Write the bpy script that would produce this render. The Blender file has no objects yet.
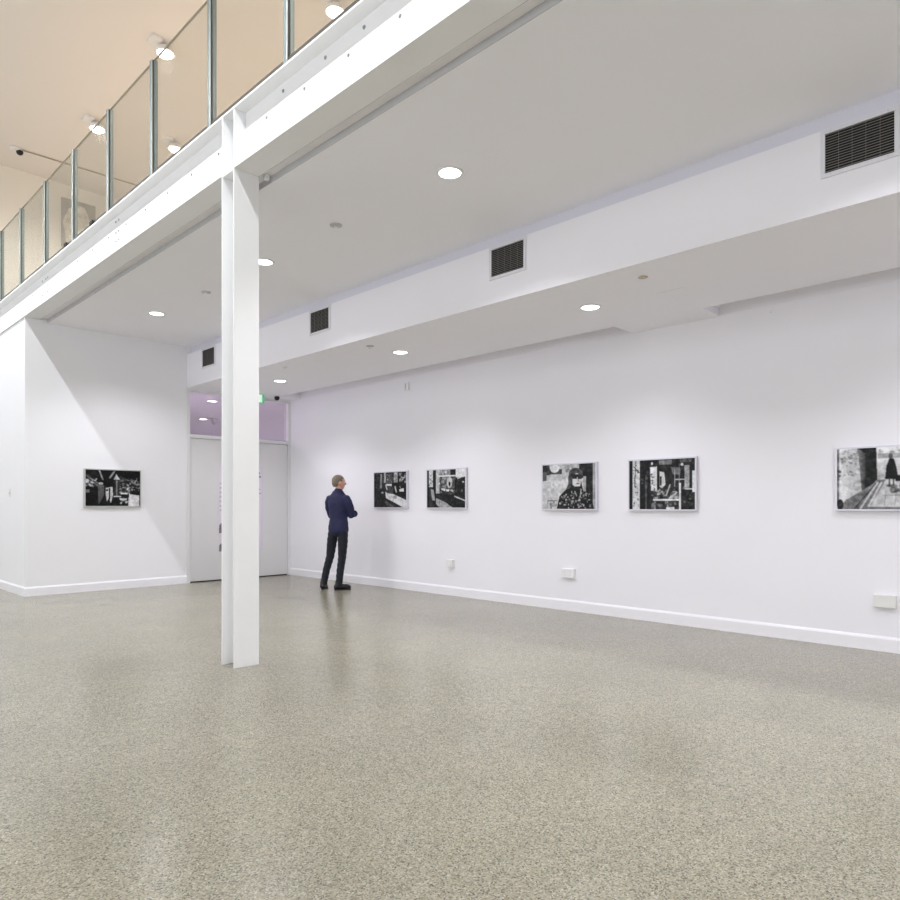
import bpy, bmesh, math, random
from mathutils import Vector, Matrix
random.seed(7)
S = bpy.context.scene
C = S.collection
PI = math.pi

# ------------------------------------------------------------------ helpers
def box(bm, x0, x1, y0, y1, z0, z1, bev=0.0):
    r = bmesh.ops.create_cube(bm, size=1.0)
    vs = r['verts']
    for v in vs:
        v.co = Vector(((x0+x1)/2 + v.co.x*(x1-x0), (y0+y1)/2 + v.co.y*(y1-y0), (z0+z1)/2 + v.co.z*(z1-z0)))
    if bev > 0:
        es = {e for v in vs for e in v.link_edges}
        bmesh.ops.bevel(bm, geom=list(es), offset=bev, segments=2, affect='EDGES', profile=0.7)

def cyl(bm, p, axis, r0, r1, h, n=32):
    """closed cylinder / cone from point p along axis ('x','y','z' or vector), length h"""
    a = {'x': Vector((1,0,0)), 'y': Vector((0,1,0)), 'z': Vector((0,0,1))}[axis] if isinstance(axis, str) else Vector(axis).normalized()
    q = a.to_track_quat('Z', 'Y').to_matrix().to_4x4()
    M = Matrix.Translation(Vector(p) + a*h/2) @ q
    bmesh.ops.create_cone(bm, cap_ends=True, segments=n, radius1=r0, radius2=r1, depth=h, matrix=M)

def lathe(bm, prof, n=40, center=(0,0,0)):
    """prof: list of (r,z); revolved about z"""
    cx, cy, cz = center
    rings = []
    for r, z in prof:
        if r < 1e-6:
            rings.append([bm.verts.new((cx, cy, cz+z))])
        else:
            rings.append([bm.verts.new((cx+r*math.cos(2*PI*k/n), cy+r*math.sin(2*PI*k/n), cz+z)) for k in range(n)])
    for a, b in zip(rings, rings[1:]):
        for k in range(n):
            k2 = (k+1) % n
            f = [a[k] if len(a) > 1 else a[0], a[k2] if len(a) > 1 else a[0], b[k2] if len(b) > 1 else b[0], b[k] if len(b) > 1 else b[0]]
            g = []
            for v in f:
                if v not in g: g.append(v)
            if len(g) > 2:
                try: bm.faces.new(g)
                except ValueError: pass

def obj(name, bm, mat, parent=None, smooth=False, origin=None):
    bmesh.ops.recalc_face_normals(bm, faces=bm.faces[:])
    me = bpy.data.meshes.new(name)
    if origin is not None:
        bmesh.ops.translate(bm, verts=bm.verts[:], vec=-Vector(origin))
    bm.to_mesh(me); bm.free()
    if smooth:
        for p in me.polygons: p.use_smooth = True
    me.materials.append(mat)
    o = bpy.data.objects.new(name, me); C.objects.link(o)
    if parent is not None: o.parent = parent
    if origin is not None and parent is None: o.location = origin
    return o

def thing(name, label, cat, loc=(0,0,0), group=None, rotz=0):
    o = bpy.data.objects.new(name, None); C.objects.link(o)
    o.empty_display_size = 0.1
    o.location = loc; o.rotation_euler = (0, 0, rotz)
    tag(o, label, cat, group)
    return o

def tag(o, label=None, cat=None, group=None, kind=None):
    if label: o['label'] = label
    if cat: o['category'] = cat
    if group: o['group'] = group
    if kind: o['kind'] = kind
    return o

def struct(name, bm, mat, label=None, cat=None, parent=None):
    o = obj(name, bm, mat, parent)
    if parent is None:
        o['kind'] = 'structure'
        tag(o, label, cat)
    return o

def dup(root, loc, label, rotz=None):
    r = root.copy(); C.objects.link(r); r.location = loc
    if rotz is not None: r.rotation_euler = (0, 0, rotz)
    r['label'] = label
    for ch in [c for c in root.children]:
        c = ch.copy(); C.objects.link(c); c.parent = r
        for g in [g for g in ch.children]:
            d = g.copy(); C.objects.link(d); d.parent = c
    return r

# ------------------------------------------------------------------ materials
def mat(name, col, rough=0.5, metal=0.0, spec=0.5, noise=0.0, nscale=8.0, bump=0.0, bscale=200.0, emit=None, estr=0.0, trans=0.0, ior=1.45, coat=0.0):
    m = bpy.data.materials.new(name); m.use_nodes = True
    nt = m.node_tree; b = nt.nodes['Principled BSDF']
    b.inputs['Base Color'].default_value = (*col, 1)
    b.inputs['Roughness'].default_value = rough
    b.inputs['Metallic'].default_value = metal
    b.inputs['Specular IOR Level'].default_value = spec
    b.inputs['IOR'].default_value = ior
    b.inputs['Transmission Weight'].default_value = trans
    b.inputs['Coat Weight'].default_value = coat
    tc = nt.nodes.new('ShaderNodeTexCoord')
    if noise > 0:
        n = nt.nodes.new('ShaderNodeTexNoise'); n.inputs['Scale'].default_value = nscale; n.inputs['Detail'].default_value = 4
        nt.links.new(tc.outputs['Object'], n.inputs['Vector'])
        mr = nt.nodes.new('ShaderNodeMapRange'); mr.inputs['From Min'].default_value = 0.3; mr.inputs['From Max'].default_value = 0.7
        mr.inputs['To Min'].default_value = 1-noise; mr.inputs['To Max'].default_value = 1+noise
        nt.links.new(n.outputs['Fac'], mr.inputs['Value'])
        mx = nt.nodes.new('ShaderNodeVectorMath'); mx.operation = 'SCALE'
        mx.inputs[0].default_value = col
        nt.links.new(mr.outputs['Result'], mx.inputs['Scale'])
        nt.links.new(mx.outputs['Vector'], b.inputs['Base Color'])
    if bump > 0:
        n2 = nt.nodes.new('ShaderNodeTexNoise'); n2.inputs['Scale'].default_value = bscale; n2.inputs['Detail'].default_value = 2
        nt.links.new(tc.outputs['Object'], n2.inputs['Vector'])
        bp = nt.nodes.new('ShaderNodeBump'); bp.inputs['Strength'].default_value = bump; bp.inputs['Distance'].default_value = 0.002
        nt.links.new(n2.outputs['Fac'], bp.inputs['Height']); nt.links.new(bp.outputs['Normal'], b.inputs['Normal'])
    if emit:
        b.inputs['Emission Color'].default_value = (*emit, 1); b.inputs['Emission Strength'].default_value = estr
    return m

M_wall   = mat('wall_paint', (0.85, 0.84, 0.885), 0.7, noise=0.008, nscale=1.3, bump=0.05, bscale=90)
M_wallb  = mat('wall_paint_back', (0.85, 0.85, 0.875), 0.7, noise=0.008, nscale=1.3, bump=0.05, bscale=90)
M_ceil   = mat('ceiling_paint', (0.925, 0.92, 0.965), 0.85, noise=0.01, nscale=0.8)
M_upceil = mat('upper_ceiling_paint', (0.80, 0.77, 0.73), 0.85, noise=0.01, nscale=0.6)
M_upwall = mat('upper_wall_paint', (0.83, 0.81, 0.74), 0.8)
M_steel  = mat('white_steel_paint', (0.86, 0.865, 0.87), 0.38, noise=0.012, nscale=3, bump=0.08, bscale=60)
M_trim   = mat('trim_gloss_paint', (0.87, 0.86, 0.90), 0.32)
M_doorp  = mat('door_paint', (0.76, 0.755, 0.765), 0.55, noise=0.01, nscale=2)
M_doorf  = mat('door_frame_paint', (0.78, 0.78, 0.79), 0.45)
M_dark   = mat('dark_gap', (0.02, 0.02, 0.02), 0.8)
M_black  = mat('black_plastic', (0.015, 0.015, 0.017), 0.35)
M_plast  = mat('white_plastic', (0.82, 0.82, 0.82), 0.35)
M_plast2 = mat('ivory_plastic', (0.76, 0.765, 0.74), 0.4)
M_grey   = mat('grey_plastic', (0.52, 0.52, 0.53), 0.5)
M_alu    = mat('vent_aluminium', (0.72, 0.72, 0.76), 0.45, metal=0.1)
M_blade  = mat('vent_blade_metal', (0.36, 0.335, 0.31), 0.5, metal=0.3)
M_frame  = mat('silver_frame', (0.66, 0.65, 0.71), 0.35, metal=0.35)
M_frameb = mat('pewter_frame', (0.52, 0.53, 0.51), 0.35, metal=0.35)
M_post   = mat('anodised_post', (0.17, 0.20, 0.198), 0.45, metal=0.2)
M_postb  = mat('bright_post_edge', (0.45, 0.49, 0.48), 0.3, metal=0.2)
M_gask   = mat('brown_black_gasket', (0.05, 0.04, 0.03), 0.6)
M_timber = mat('mezzanine_floor', (0.46, 0.38, 0.29), 0.45, noise=0.1, nscale=6)
M_lens   = mat('lamp_lens', (1, 1, 1), 0.4, emit=(1.0, 0.99, 0.97), estr=7.0)
M_lensw  = mat('flood_lens', (1, 1, 1), 0.4, emit=(1.0, 0.97, 0.88), estr=16.0)
M_tube   = mat('strip_diffuser', (1, 1, 1), 0.4, emit=(0.95, 1.0, 0.98), estr=6.0)
M_green  = mat('exit_green', (0.05, 0.42, 0.18), 0.4, emit=(0.1, 0.8, 0.35), estr=0.25)
M_exitw  = mat('exit_panel_white', (0.85, 0.9, 0.86), 0.4, emit=(0.9, 1, 0.92), estr=0.4)
M_bolt   = mat('bolt_grey_paint', (0.34, 0.35, 0.35), 0.45)
M_poster = mat('poster_paper', (0.80, 0.74, 0.84), 0.35, noise=0.03, nscale=3)
M_pdark  = mat('poster_ink_grey', (0.22, 0.22, 0.24), 0.4, noise=0.25, nscale=14)
M_pink   = mat('poster_ink_lilac', (0.60, 0.52, 0.66), 0.4)
M_lilac  = mat('lobby_paint', (0.80, 0.79, 0.86), 0.8)
M_board  = mat('poster_board_grey', (0.42, 0.41, 0.37), 0.6, noise=0.15, nscale=4)
M_bust   = mat('poster_pale_print', (0.70, 0.68, 0.60), 0.6, noise=0.3, nscale=9)
M_skin   = mat('skin', (0.62, 0.33, 0.26), 0.5, noise=0.05, nscale=20)
M_hair   = mat('grey_blond_hair', (0.20, 0.165, 0.12), 0.7, noise=0.25, nscale=60, bump=0.5, bscale=180)
M_jack   = mat('navy_jacket_cloth', (0.015, 0.017, 0.062), 0.75, noise=0.15, nscale=30, bump=0.3, bscale=300)
M_jean   = mat('dark_denim', (0.012, 0.014, 0.022), 0.8, noise=0.2, nscale=40, bump=0.3, bscale=300)
M_shoe   = mat('black_leather', (0.010, 0.010, 0.010), 0.35)
M_eye    = mat('eye_white', (0.8, 0.8, 0.78), 0.3)
M_lip    = mat('lip_skin', (0.50, 0.20, 0.17), 0.5)

def glass(name, tint, refl=0.08, rough=0.02):
    m = bpy.data.materials.new(name); m.use_nodes = True
    nt = m.node_tree; nt.nodes.clear()
    out = nt.nodes.new('ShaderNodeOutputMaterial')
    tr = nt.nodes.new('ShaderNodeBsdfTransparent'); tr.inputs['Color'].default_value = (*tint, 1)
    gl = nt.nodes.new('ShaderNodeBsdfGlossy'); gl.inputs['Roughness'].default_value = rough
    fr = nt.nodes.new('ShaderNodeLayerWeight'); fr.inputs['Blend'].default_value = refl
    mx = nt.nodes.new('ShaderNodeMixShader')
    nt.links.new(fr.outputs['Facing'], mx.inputs[0]); nt.links.new(tr.outputs[0], mx.inputs[1]); nt.links.new(gl.outputs[0], mx.inputs[2])
    nt.links.new(mx.outputs[0], out.inputs['Surface'])
    return m
M_glass  = glass('balustrade_glass', (0.955, 0.96, 0.945), 0.06)
M_tglass = glass('transom_glass', (0.93, 0.88, 0.94), 0.08)

# terrazzo floor
def terrazzo():
    m = bpy.data.materials.new('polished_terrazzo'); m.use_nodes = True
    nt = m.node_tree; N = nt.nodes; L = nt.links; b = N['Principled BSDF']
    tc = N.new('ShaderNodeTexCoord')
    def vor(scale, seed):
        mp = N.new('ShaderNodeMapping'); mp.inputs['Location'].default_value = (seed, seed*1.7, 0)
        L.new(tc.outputs['Object'], mp.inputs['Vector'])
        v = N.new('ShaderNodeTexVoronoi'); v.voronoi_dimensions = '2D'; v.inputs['Scale'].default_value = scale
        L.new(mp.outputs['Vector'], v.inputs['Vector']); return v
    def ramp(src, stops, interp='CONSTANT'):
        r = N.new('ShaderNodeValToRGB'); r.color_ramp.interpolation = interp
        e = r.color_ramp.elements
        while len(e) > 1: e.remove(e[-1])
        e[0].position = stops[0][0]; e[0].color = (*stops[0][1], 1)
        for p, c in stops[1:]:
            n = e.new(p); n.color = (*c, 1)
        L.new(src, r.inputs['Fac']); return r
    # chips: each voronoi cell gets a colour from its random value
    v1 = vor(190, 0.0); sep = N.new('ShaderNodeSeparateColor'); L.new(v1.outputs['Color'], sep.inputs['Color'])
    chips = ramp(sep.outputs['Red'], [(0, (0.19, 0.18, 0.155)), (0.06, (0.27, 0.25, 0.20)), (0.20, (0.41, 0.385, 0.315)), (0.45, (0.49, 0.465, 0.385)),
                                      (0.72, (0.57, 0.545, 0.46)), (0.90, (0.70, 0.68, 0.60)), (0.97, (0.40, 0.30, 0.22))])
    v2 = vor(105, 3.3); sep2 = N.new('ShaderNodeSeparateColor'); L.new(v2.outputs['Color'], sep2.inputs['Color'])
    big = ramp(sep2.outputs['Green'], [(0, (0.16, 0.16, 0.14)), (0.05, (0.34, 0.325, 0.27)), (0.25, (0.47, 0.45, 0.38)), (0.8, (0.62, 0.60, 0.53))])
    lt = N.new('ShaderNodeMath'); lt.operation = 'LESS_THAN'; lt.inputs[1].default_value = 0.42; L.new(v2.outputs['Distance'], lt.inputs[0])
    gt = N.new('ShaderNodeMath'); gt.operation = 'GREATER_THAN'; gt.inputs[1].default_value = 0.62; L.new(sep2.outputs['Red'], gt.inputs[0])
    mu = N.new('ShaderNodeMath'); mu.operation = 'MULTIPLY'; L.new(lt.outputs[0], mu.inputs[0]); L.new(gt.outputs[0], mu.inputs[1])
    mix = N.new('ShaderNodeMix'); mix.data_type = 'RGBA'
    L.new(mu.outputs[0], mix.inputs['Factor']); L.new(chips.outputs['Color'], mix.inputs['A']); L.new(big.outputs['Color'], mix.inputs['B'])
    # wear blotches
    n = N.new('ShaderNodeTexNoise'); n.inputs['Scale'].default_value = 0.9; n.inputs['Detail'].default_value = 5; n.inputs['Roughness'].default_value = 0.6
    L.new(tc.outputs['Object'], n.inputs['Vector'])
    def mrange(src, a, b, lo, hi):
        q = N.new('ShaderNodeMapRange'); q.inputs['From Min'].default_value = a; q.inputs['From Max'].default_value = b
        q.inputs['To Min'].default_value = lo; q.inputs['To Max'].default_value = hi; L.new(src, q.inputs['Value']); return q
    wear = mrange(n.outputs['Fac'], 0.3, 0.7, 0.90, 1.08)
    n3 = N.new('ShaderNodeTexNoise'); n3.inputs['Scale'].default_value = 22; n3.inputs['Detail'].default_value = 3
    L.new(tc.outputs['Object'], n3.inputs['Vector'])
    w3 = mrange(n3.outputs['Fac'], 0.3, 0.7, 0.94, 1.06)
    m1 = N.new('ShaderNodeVectorMath'); m1.operation = 'MULTIPLY'; L.new(mix.outputs['Result'], m1.inputs[0]); L.new(wear.outputs['Result'], m1.inputs[1])
    m2 = N.new('ShaderNodeVectorMath'); m2.operation = 'MULTIPLY'; L.new(m1.outputs[0], m2.inputs[0]); L.new(w3.outputs['Result'], m2.inputs[1])
    m3 = N.new('ShaderNodeVectorMath'); m3.operation = 'MULTIPLY'; L.new(m2.outputs[0], m3.inputs[0]); m3.inputs[1].default_value = (0.625, 0.615, 0.56)
    L.new(m3.outputs[0], b.inputs['Base Color'])
    b.inputs['Roughness'].default_value = 0.22
    b.inputs['Specular IOR Level'].default_value = 0.45
    return m
M_floor = terrazzo()

# ------------------------------------------------------------------ measures (m)
XR = 6.778      # face of the long gallery wall
YB = 10.707     # face of the end wall
XB = 2.562      # open edge of the mezzanine beam
ZB0, ZB1 = 3.84, 4.313
ZC = 3.813      # ceiling under the mezzanine
ZS = 3.156      # underside of bulkhead
XS = 4.865      # face of bulkhead
ZU = 6.9        # upper ceiling
XL = 2.582      # return wall
ZM = 4.35       # mezzanine floor level

# ------------------------------------------------------------------ shell
bm = bmesh.new(); box(bm, -7, 7, -9, 20, -0.12, 0)
struct('floor', bm, M_floor, 'speckled beige terrazzo floor of the gallery hall', 'floor')

bm = bmesh.new(); box(bm, XR, 7.0, 2.84, YB, 0, ZU); box(bm, XR-0.008, 7.0, -9, 2.84, 0, ZU)
struct('wall_right', bm, M_wall, 'long white gallery wall carrying five framed photographs', 'wall')

bm = bmesh.new()
box(bm, XL, 4.85, YB, YB+0.16, 0, ZB0-0.001); box(bm, 2.775, 4.85, YB, YB+0.16, ZB0-0.001, ZB1+0.02); box(bm, 4.85, 7.0, YB, YB+0.16, 3.13, ZB1+0.02)
struct('wall_back', bm, M_wallb, 'white end wall with one framed photograph beside the doors', 'wall')
bm = bmesh.new(); box(bm, XL, XL+0.14, YB+0.16, 20, 0, ZB0-0.002)
struct('wall_return', bm, M_wallb, 'white wall turning the corner at far left under the beam', 'wall')
bm = bmesh.new(); box(bm, -7, XL+0.14, 20, 20.15, 0, ZU)
struct('wall_far', bm, M_wallb, 'far end wall of the double height hall', 'wall')
bm = bmesh.new(); box(bm, -7.15, -7, -9, 20, 0, 0.9); box(bm, -7.15, -7, -9, 20, 5.4, ZU)
WY = [(-8.2, -3.4), (-2.6, 2.2), (3.0, 7.8), (8.6, 13.4), (14.2, 19.0)]
e_ = [-9]+[v for p_ in WY for v in p_]+[20]
for a, b in zip(e_[::2], e_[1::2]): box(bm, -7.15, -7, a, b, 0.9, 5.4)
struct('wall_left', bm, M_wallb, 'opposite side wall of the double height hall', 'wall')
bm = bmesh.new(); box(bm, -7.15, 7, -9.15, -9, 0, ZU)
struct('wall_front', bm, M_wallb, 'hall wall behind the viewer', 'wall')
bm = bmesh.new(); box(bm, XL+0.03, 7.0, 13.2, 13.35, ZM-0.02, ZU)
struct('wall_mezzanine', bm, M_upwall, 'cream end wall of the upper floor seen through the balustrade', 'wall')
bm = bmesh.new(); box(bm, -7.15, 7.2, -9.15, 20.15, ZU, ZU+0.15)
struct('ceiling_upper', bm, M_upceil, 'warm beige ceiling high above the upper floor', 'ceiling')

# ceiling under the mezzanine, with the shadow groove along the beam
bm = bmesh.new()
box(bm, 2.865, XS+0.0625, -9, YB, ZC, 3.90)
struct('ceiling', bm, M_ceil, 'flat white plaster ceiling under the mezzanine', 'ceiling')
bm = bmesh.new()
box(bm, 2.866, 6.99, -9, YB-0.001, 3.90, ZM-0.03); box(bm, 2.777, 2.866, -9, YB-0.001, 3.862, ZM-0.03)
box(bm, XL+0.15, 6.99, YB+0.161, 13.19, 3.90, ZM-0.03)
struct('ceiling_slab', bm, M_ceil, 'floor slab of the mezzanine above the plaster ceiling', 'ceiling')
bm = bmesh.new(); box(bm, XB+0.26, 6.77, -9, YB-0.002, ZM-0.03, ZM); box(bm, XL+0.15, 6.99, YB+0.165, 13.19, ZM-0.03, ZM)
struct('floor_mezzanine', bm, M_timber, 'timber floor of the upper level', 'floor')
bm = bmesh.new(); box(bm, 2.858, 2.8649, -9, YB-0.002, 3.8135, 3.862); box(bm, 2.768, 2.777, -9, YB-0.002, 3.846, 3.87)  # grey hides the lit ceiling edge so the groove reads dark
struct('trim_1', bm, M_grey, 'thin metal bead, greyed to darken the shadow groove beside the beam', 'trim')

# bulkhead with raised wash slots along the wall
bm = bmesh.new()
box(bm, XS, XS+0.063, -9, YB, ZS, 3.691)            # front board
box(bm, XS+0.063, 4.99, -9, YB, ZS, ZC)             # set-back strip up to the ceiling
box(bm, 4.99, 6.40, -9, YB, ZS, ZS+0.09)            # soffit
box(bm, 6.40, XR, 2.86, 3.826, ZS, ZS+0.09)
box(bm, 6.40, XR, 10.39, YB, ZS, ZS+0.09)
box(bm, 6.40, XR-0.008, -9, 2.84, ZS+0.115, ZS+0.16); box(bm, 6.40, XR, 2.84, 2.86, ZS+0.09, ZS+0.16)
box(bm, 6.40, XR, 3.826, 10.39, ZS+0.115, ZS+0.16)
box(bm, 6.36, 6.40, -9, YB, ZS+0.09, ZS+0.16)
struct('ceiling_bulkhead', bm, M_ceil, 'long dropped bulkhead with air vents above the picture wall', 'ceiling')
# the vertical board of the bulkhead is wall-painted: thin skim board
bm = bmesh.new(); box(bm, XS-0.004, XS, -9, YB, ZS-0.001, 3.691)
struct('trim_2', bm, M_wall, 'white painted upright board of the bulkhead', 'trim')

bm = bmesh.new(); box(bm, XR-0.006, XR, 3.83, 10.38, ZS+0.002, ZS+0.016); box(bm, XR-0.014, XR-0.008, -9, 2.855, ZS+0.002, ZS+0.016)
struct('trim_3', bm, M_wall, 'thin bead on the picture wall inside the ceiling slots', 'trim')
bm = bmesh.new(); box(bm, XS+0.059, XS+0.063, -9, YB, 3.6912, ZC)  # strip toned darker and bluer than the bulkhead board
struct('trim_4', bm, mat('lavender_grey_tone', (0.72, 0.72, 0.79), 0.7), 'lavender grey set-back strip between bulkhead and ceiling', 'trim')
# baseboards
def base_run(name, a, b, nx, ny, label):
    """board from a to b along a wall, standing off towards (nx,ny)"""
    bm = bmesh.new()
    t, h = 0.016, 0.128
    prof = [(0, 0), (t, 0), (t, h-0.022), (t*0.45, h-0.004), (t*0.3, h), (0, h)]
    ring = []
    for p in (a, b):
        ring.append([bm.verts.new((p[0]+nx*q, p[1]+ny*q, z)) for q, z in prof])
    n = len(prof)
    for k in range(n): bm.faces.new([ring[0][k], ring[0][(k+1) % n], ring[1][(k+1) % n], ring[1][k]])
    bm.faces.new(ring[0]); bm.faces.new(ring[1][::-1])
    return struct(name, bm, M_trim, label, 'baseboard')
base_run('baseboard_right', (XR, 2.84), (XR, YB), -1, 0, 'white baseboard along the picture wall')
base_run('baseboard_right_near', (XR-0.008, -9), (XR-0.008, 2.84), -1, 0, 'white baseboard on the nearer stretch of the picture wall')
base_run('baseboard_back', (XL-0.016, YB), (4.85, YB), 0, -1, 'white baseboard of the end wall left of the doors')
base_run('baseboard_left', (XL, YB-0.001), (XL, 20), -1, 0, 'white baseboard turning the corner at far left')

for n_, (a, b) in enumerate(WY):  # unseen windows, added to let fill light in under the mezzanine
    wn = thing('window_%d' % (n_+1), 'unseen tall window added in the opposite wall of the hall for fill light', 'window', (-7.0, (a+b)/2, 0.9)); wn['kind'] = 'structure'
    h_ = (b-a)/2
    bm = bmesh.new()
    for q0, q1, r0, r1 in ((-h_, h_, 0, 0.06), (-h_, h_, 4.44, 4.5), (-h_, -h_+0.06, 0.06, 4.44), (h_-0.06, h_, 0.06, 4.44), (-0.03, 0.03, 0.06, 4.44)): box(bm, -0.12, -0.03, q0, q1, r0, r1)
    obj('window_frame', bm, M_doorf, wn)
    bm = bmesh.new(); box(bm, -0.08, -0.074, -h_+0.06, h_-0.06, 0.06, 4.44); obj('window_glass', bm, M_glass, wn)
# lobby behind the doors (seen through the transom glass)
bm = bmesh.new()
box(bm, 3.6, 3.75, YB+0.16, 20, 0, 3.6); box(bm, 12, 12.15, YB+0.16, 20, 0, 3.6); box(bm, 3.6, 12.15, 20, 20.15, 0, 3.6)
box(bm, 7.0, 12, YB, YB+0.16, 0, 3.6)
struct('wall_lobby', bm, M_lilac, 'lilac tinted wall of the lobby behind the transom window', 'wall')
bm = bmesh.new(); box(bm, 3.75, 12, YB+0.16, 20, 3.3, 3.4)
struct('ceiling_lobby', bm, M_lilac, 'lobby ceiling seen through the transom window', 'ceiling')
bm = bmesh.new(); box(bm, 3.6, 12.15, YB+0.16, 20.15, -0.12, -0.001)
box(bm, 7.0, 12.15, YB, YB+0.16, -0.12, -0.001)
struct('floor_lobby', bm, M_floor, 'lobby floor behind the doors', 'floor')

# ------------------------------------------------------------------ doors
d = thing('door_1', 'pair of tall white doors under a glazed transom', 'door', (5.816, YB, 0)); d['kind'] = 'structure'
O = d.location.copy()
def dpart(name, bm, m, parent=None, label=None):
    o = obj(name, bm, m, parent or d, origin=O)
    if label: o['label'] = label
    return o
bm = bmesh.new()
box(bm, 4.850, 4.908, YB-0.012, YB+0.12, 0, 3.13, 0.004)
box(bm, 6.728, 6.777, YB-0.012, YB+0.12, 0, 3.13, 0.004)
box(bm, 4.908, 6.728, YB-0.010, YB+0.12, 3.095, 3.13, 0.003)
box(bm, 4.908, 6.728, YB-0.010, YB+0.12, 2.352, 2.408, 0.003)
dpart('door_frame', bm, M_doorf)
lv = []
for k, (x0, x1) in enumerate(((4.914, 5.812), (5.818, 6.722))):
    bm = bmesh.new(); box(bm, x0, x1, YB+0.012, YB+0.056, 0.018, 2.338, 0.003)
    lf = dpart('door_leaf', bm, M_doorp)
    bm = bmesh.new()
    hx = x1-0.09 if k == 0 else x0+0.09
    box(bm, hx-0.02, hx+0.02, YB+0.005, YB+0.012, 0.95, 1.15)
    cyl(bm, (hx, YB+0.006, 1.05), (0, -1, 0), 0.009, 0.009, 0.045, 16)
    box(bm, min(hx, hx-0.11 if k == 0 else hx+0.11), max(hx, hx-0.11 if k == 0 else hx+0.11), YB-0.048, YB-0.032, 1.04, 1.06)
    hd = obj('door_handle', bm, M_alu, lf, origin=O)
bm = bmesh.new(); box(bm, 4.908, 6.728, YB+0.05, YB+0.058, 2.408, 3.095)
dpart('transom_glass', bm, M_tglass, label='lilac tinted transom glass')
bm = bmesh.new(); box(bm, 4.914, 6.722, YB+0.075, YB+0.10, 2.338, 2.352)
dpart('door_stop', bm, M_doorf)
bm = bmesh.new(); box(bm, 4.909, 6.727, YB+0.03, YB+0.05, 0.0, 0.017)  # added to stop lobby light leaking below the doors and darken the gap
dpart('gap_blocker', bm, M_dark, label='black strip added under the doors to block lobby light')

# ------------------------------------------------------------------ posters on the doors
p = thing('door_poster', 'pale lilac poster with grey portrait spots on the left door leaf', 'poster', (5.61, YB+0.012, 0.46))
bm = bmesh.new(); box(bm, -0.203, 0.19, -0.004, 0.0, 0, 1.47); obj('paper', bm, M_poster, p)
for cz, hh in ((0.44, 0.20), (0.10, 0.14)):
    bm = bmesh.new()
    cyl(bm, (-0.135, -0.0042, cz), (0, -1, 0), 0.062, 0.062, 0.0012, 32)
    box(bm, -0.2, -0.07, -0.0052, -0.0042, cz-hh*0.55, cz-0.02)
    obj('printed_portrait', bm, M_pdark, p)
bm = bmesh.new(); box(bm, 0.0, 0.14, -0.0052, -0.0042, 0.9, 1.2); obj('printed_block', bm, M_pdark, p)
bm = bmesh.new()
for k in range(7): box(bm, -0.19, -0.05+0.03*(k % 3), -0.0052, -0.0042, 0.70+k*0.075, 0.725+k*0.075)
obj('printed_lines', bm, M_pink, p)
p = thing('door_poster', 'pale lilac notice with a few printed lines on the right door leaf', 'poster', (6.02, YB+0.012, 0.46))
bm = bmesh.new(); box(bm, -0.19, 0.207, -0.004, 0.0, 0, 1.47); obj('paper', bm, M_poster, p)
bm = bmesh.new()
for k, z in enumerate((1.40, 1.34, 1.28, 1.13, 1.07, 1.00)):
    box(bm, -0.15, 0.13+0.02*(k % 3), -0.0052, -0.0042, z, z+(0.03 if k < 3 else 0.012))
obj('printed_lines', bm, M_pdark, p)
bm = bmesh.new()
for (a, b, c, e) in ((-0.18, 0.197, 0.012, 0.016), (-0.18, 0.197, 1.452, 1.456), (-0.18, -0.176, 0.012, 1.456), (0.193, 0.197, 0.012, 1.456)):
    box(bm, a, b, -0.0050, -0.0040, c, e)
obj('printed_border', bm, M_pink, p)

# ------------------------------------------------------------------ beam and column
b_ = thing('steel_beam', 'long white painted steel beam carrying the glass balustrade', 'beam', (XB, 4.9, ZB0))
O = b_.location.copy()
XBR = XB+0.205; XW = 2.660
bm = bmesh.new(); box(bm, XB, XBR, -9, 20, ZB1-0.016, ZB1, 0.002); obj('top_flange', bm, M_steel, b_, origin=O)
bm = bmesh.new(); box(bm, XB, XBR, -9, 20, ZB0, ZB0+0.016, 0.002); obj('bottom_flange', bm, M_steel, b_, origin=O)
bm = bmesh.new(); box(bm, XW, XW+0.012, -9, 20, ZB0+0.016, ZB1-0.016); obj('web', bm, M_steel, b_, origin=O)
for y in (4.831, 5.018):
    bm = bmesh.new(); box(bm, XB+0.003, XW, y, y+0.012, ZB0+0.016, ZB1-0.016); box(bm, XW+0.012, XBR-0.003, y, y+0.012, ZB0+0.016, ZB1-0.016)
    obj('stiffener', bm, M_steel, b_, origin=O)
def bolt(y, z, r=0.010):
    bm = bmesh.new(); cyl(bm, (XW, y, z), (-1, 0, 0), r*1.35, r*1.35, 0.002, 16); cyl(bm, (XW-0.002, y, z), (-1, 0, 0), r, r*0.9, 0.006, 6)
    obj('bolt', bm, M_bolt, b_, origin=O)
for k in range(5): bolt(4.522-0.5*k, 4.14)
for k in range(8): bolt(5.27+0.5*k, 4.14)
for k in (0, 1, 2): bolt((4.293, 3.773, 3.36)[k], 4.24)
for y in (7.47, 7.55):
    for z in (4.04, 4.13, 4.245): bolt(y, z)
for y in (9.95, 10.03, 10.18):
    for z in (4.04, 4.125, 4.225): bolt(y, z)
bolt(9.3, 4.14); bolt(10.65, 4.14)

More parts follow.
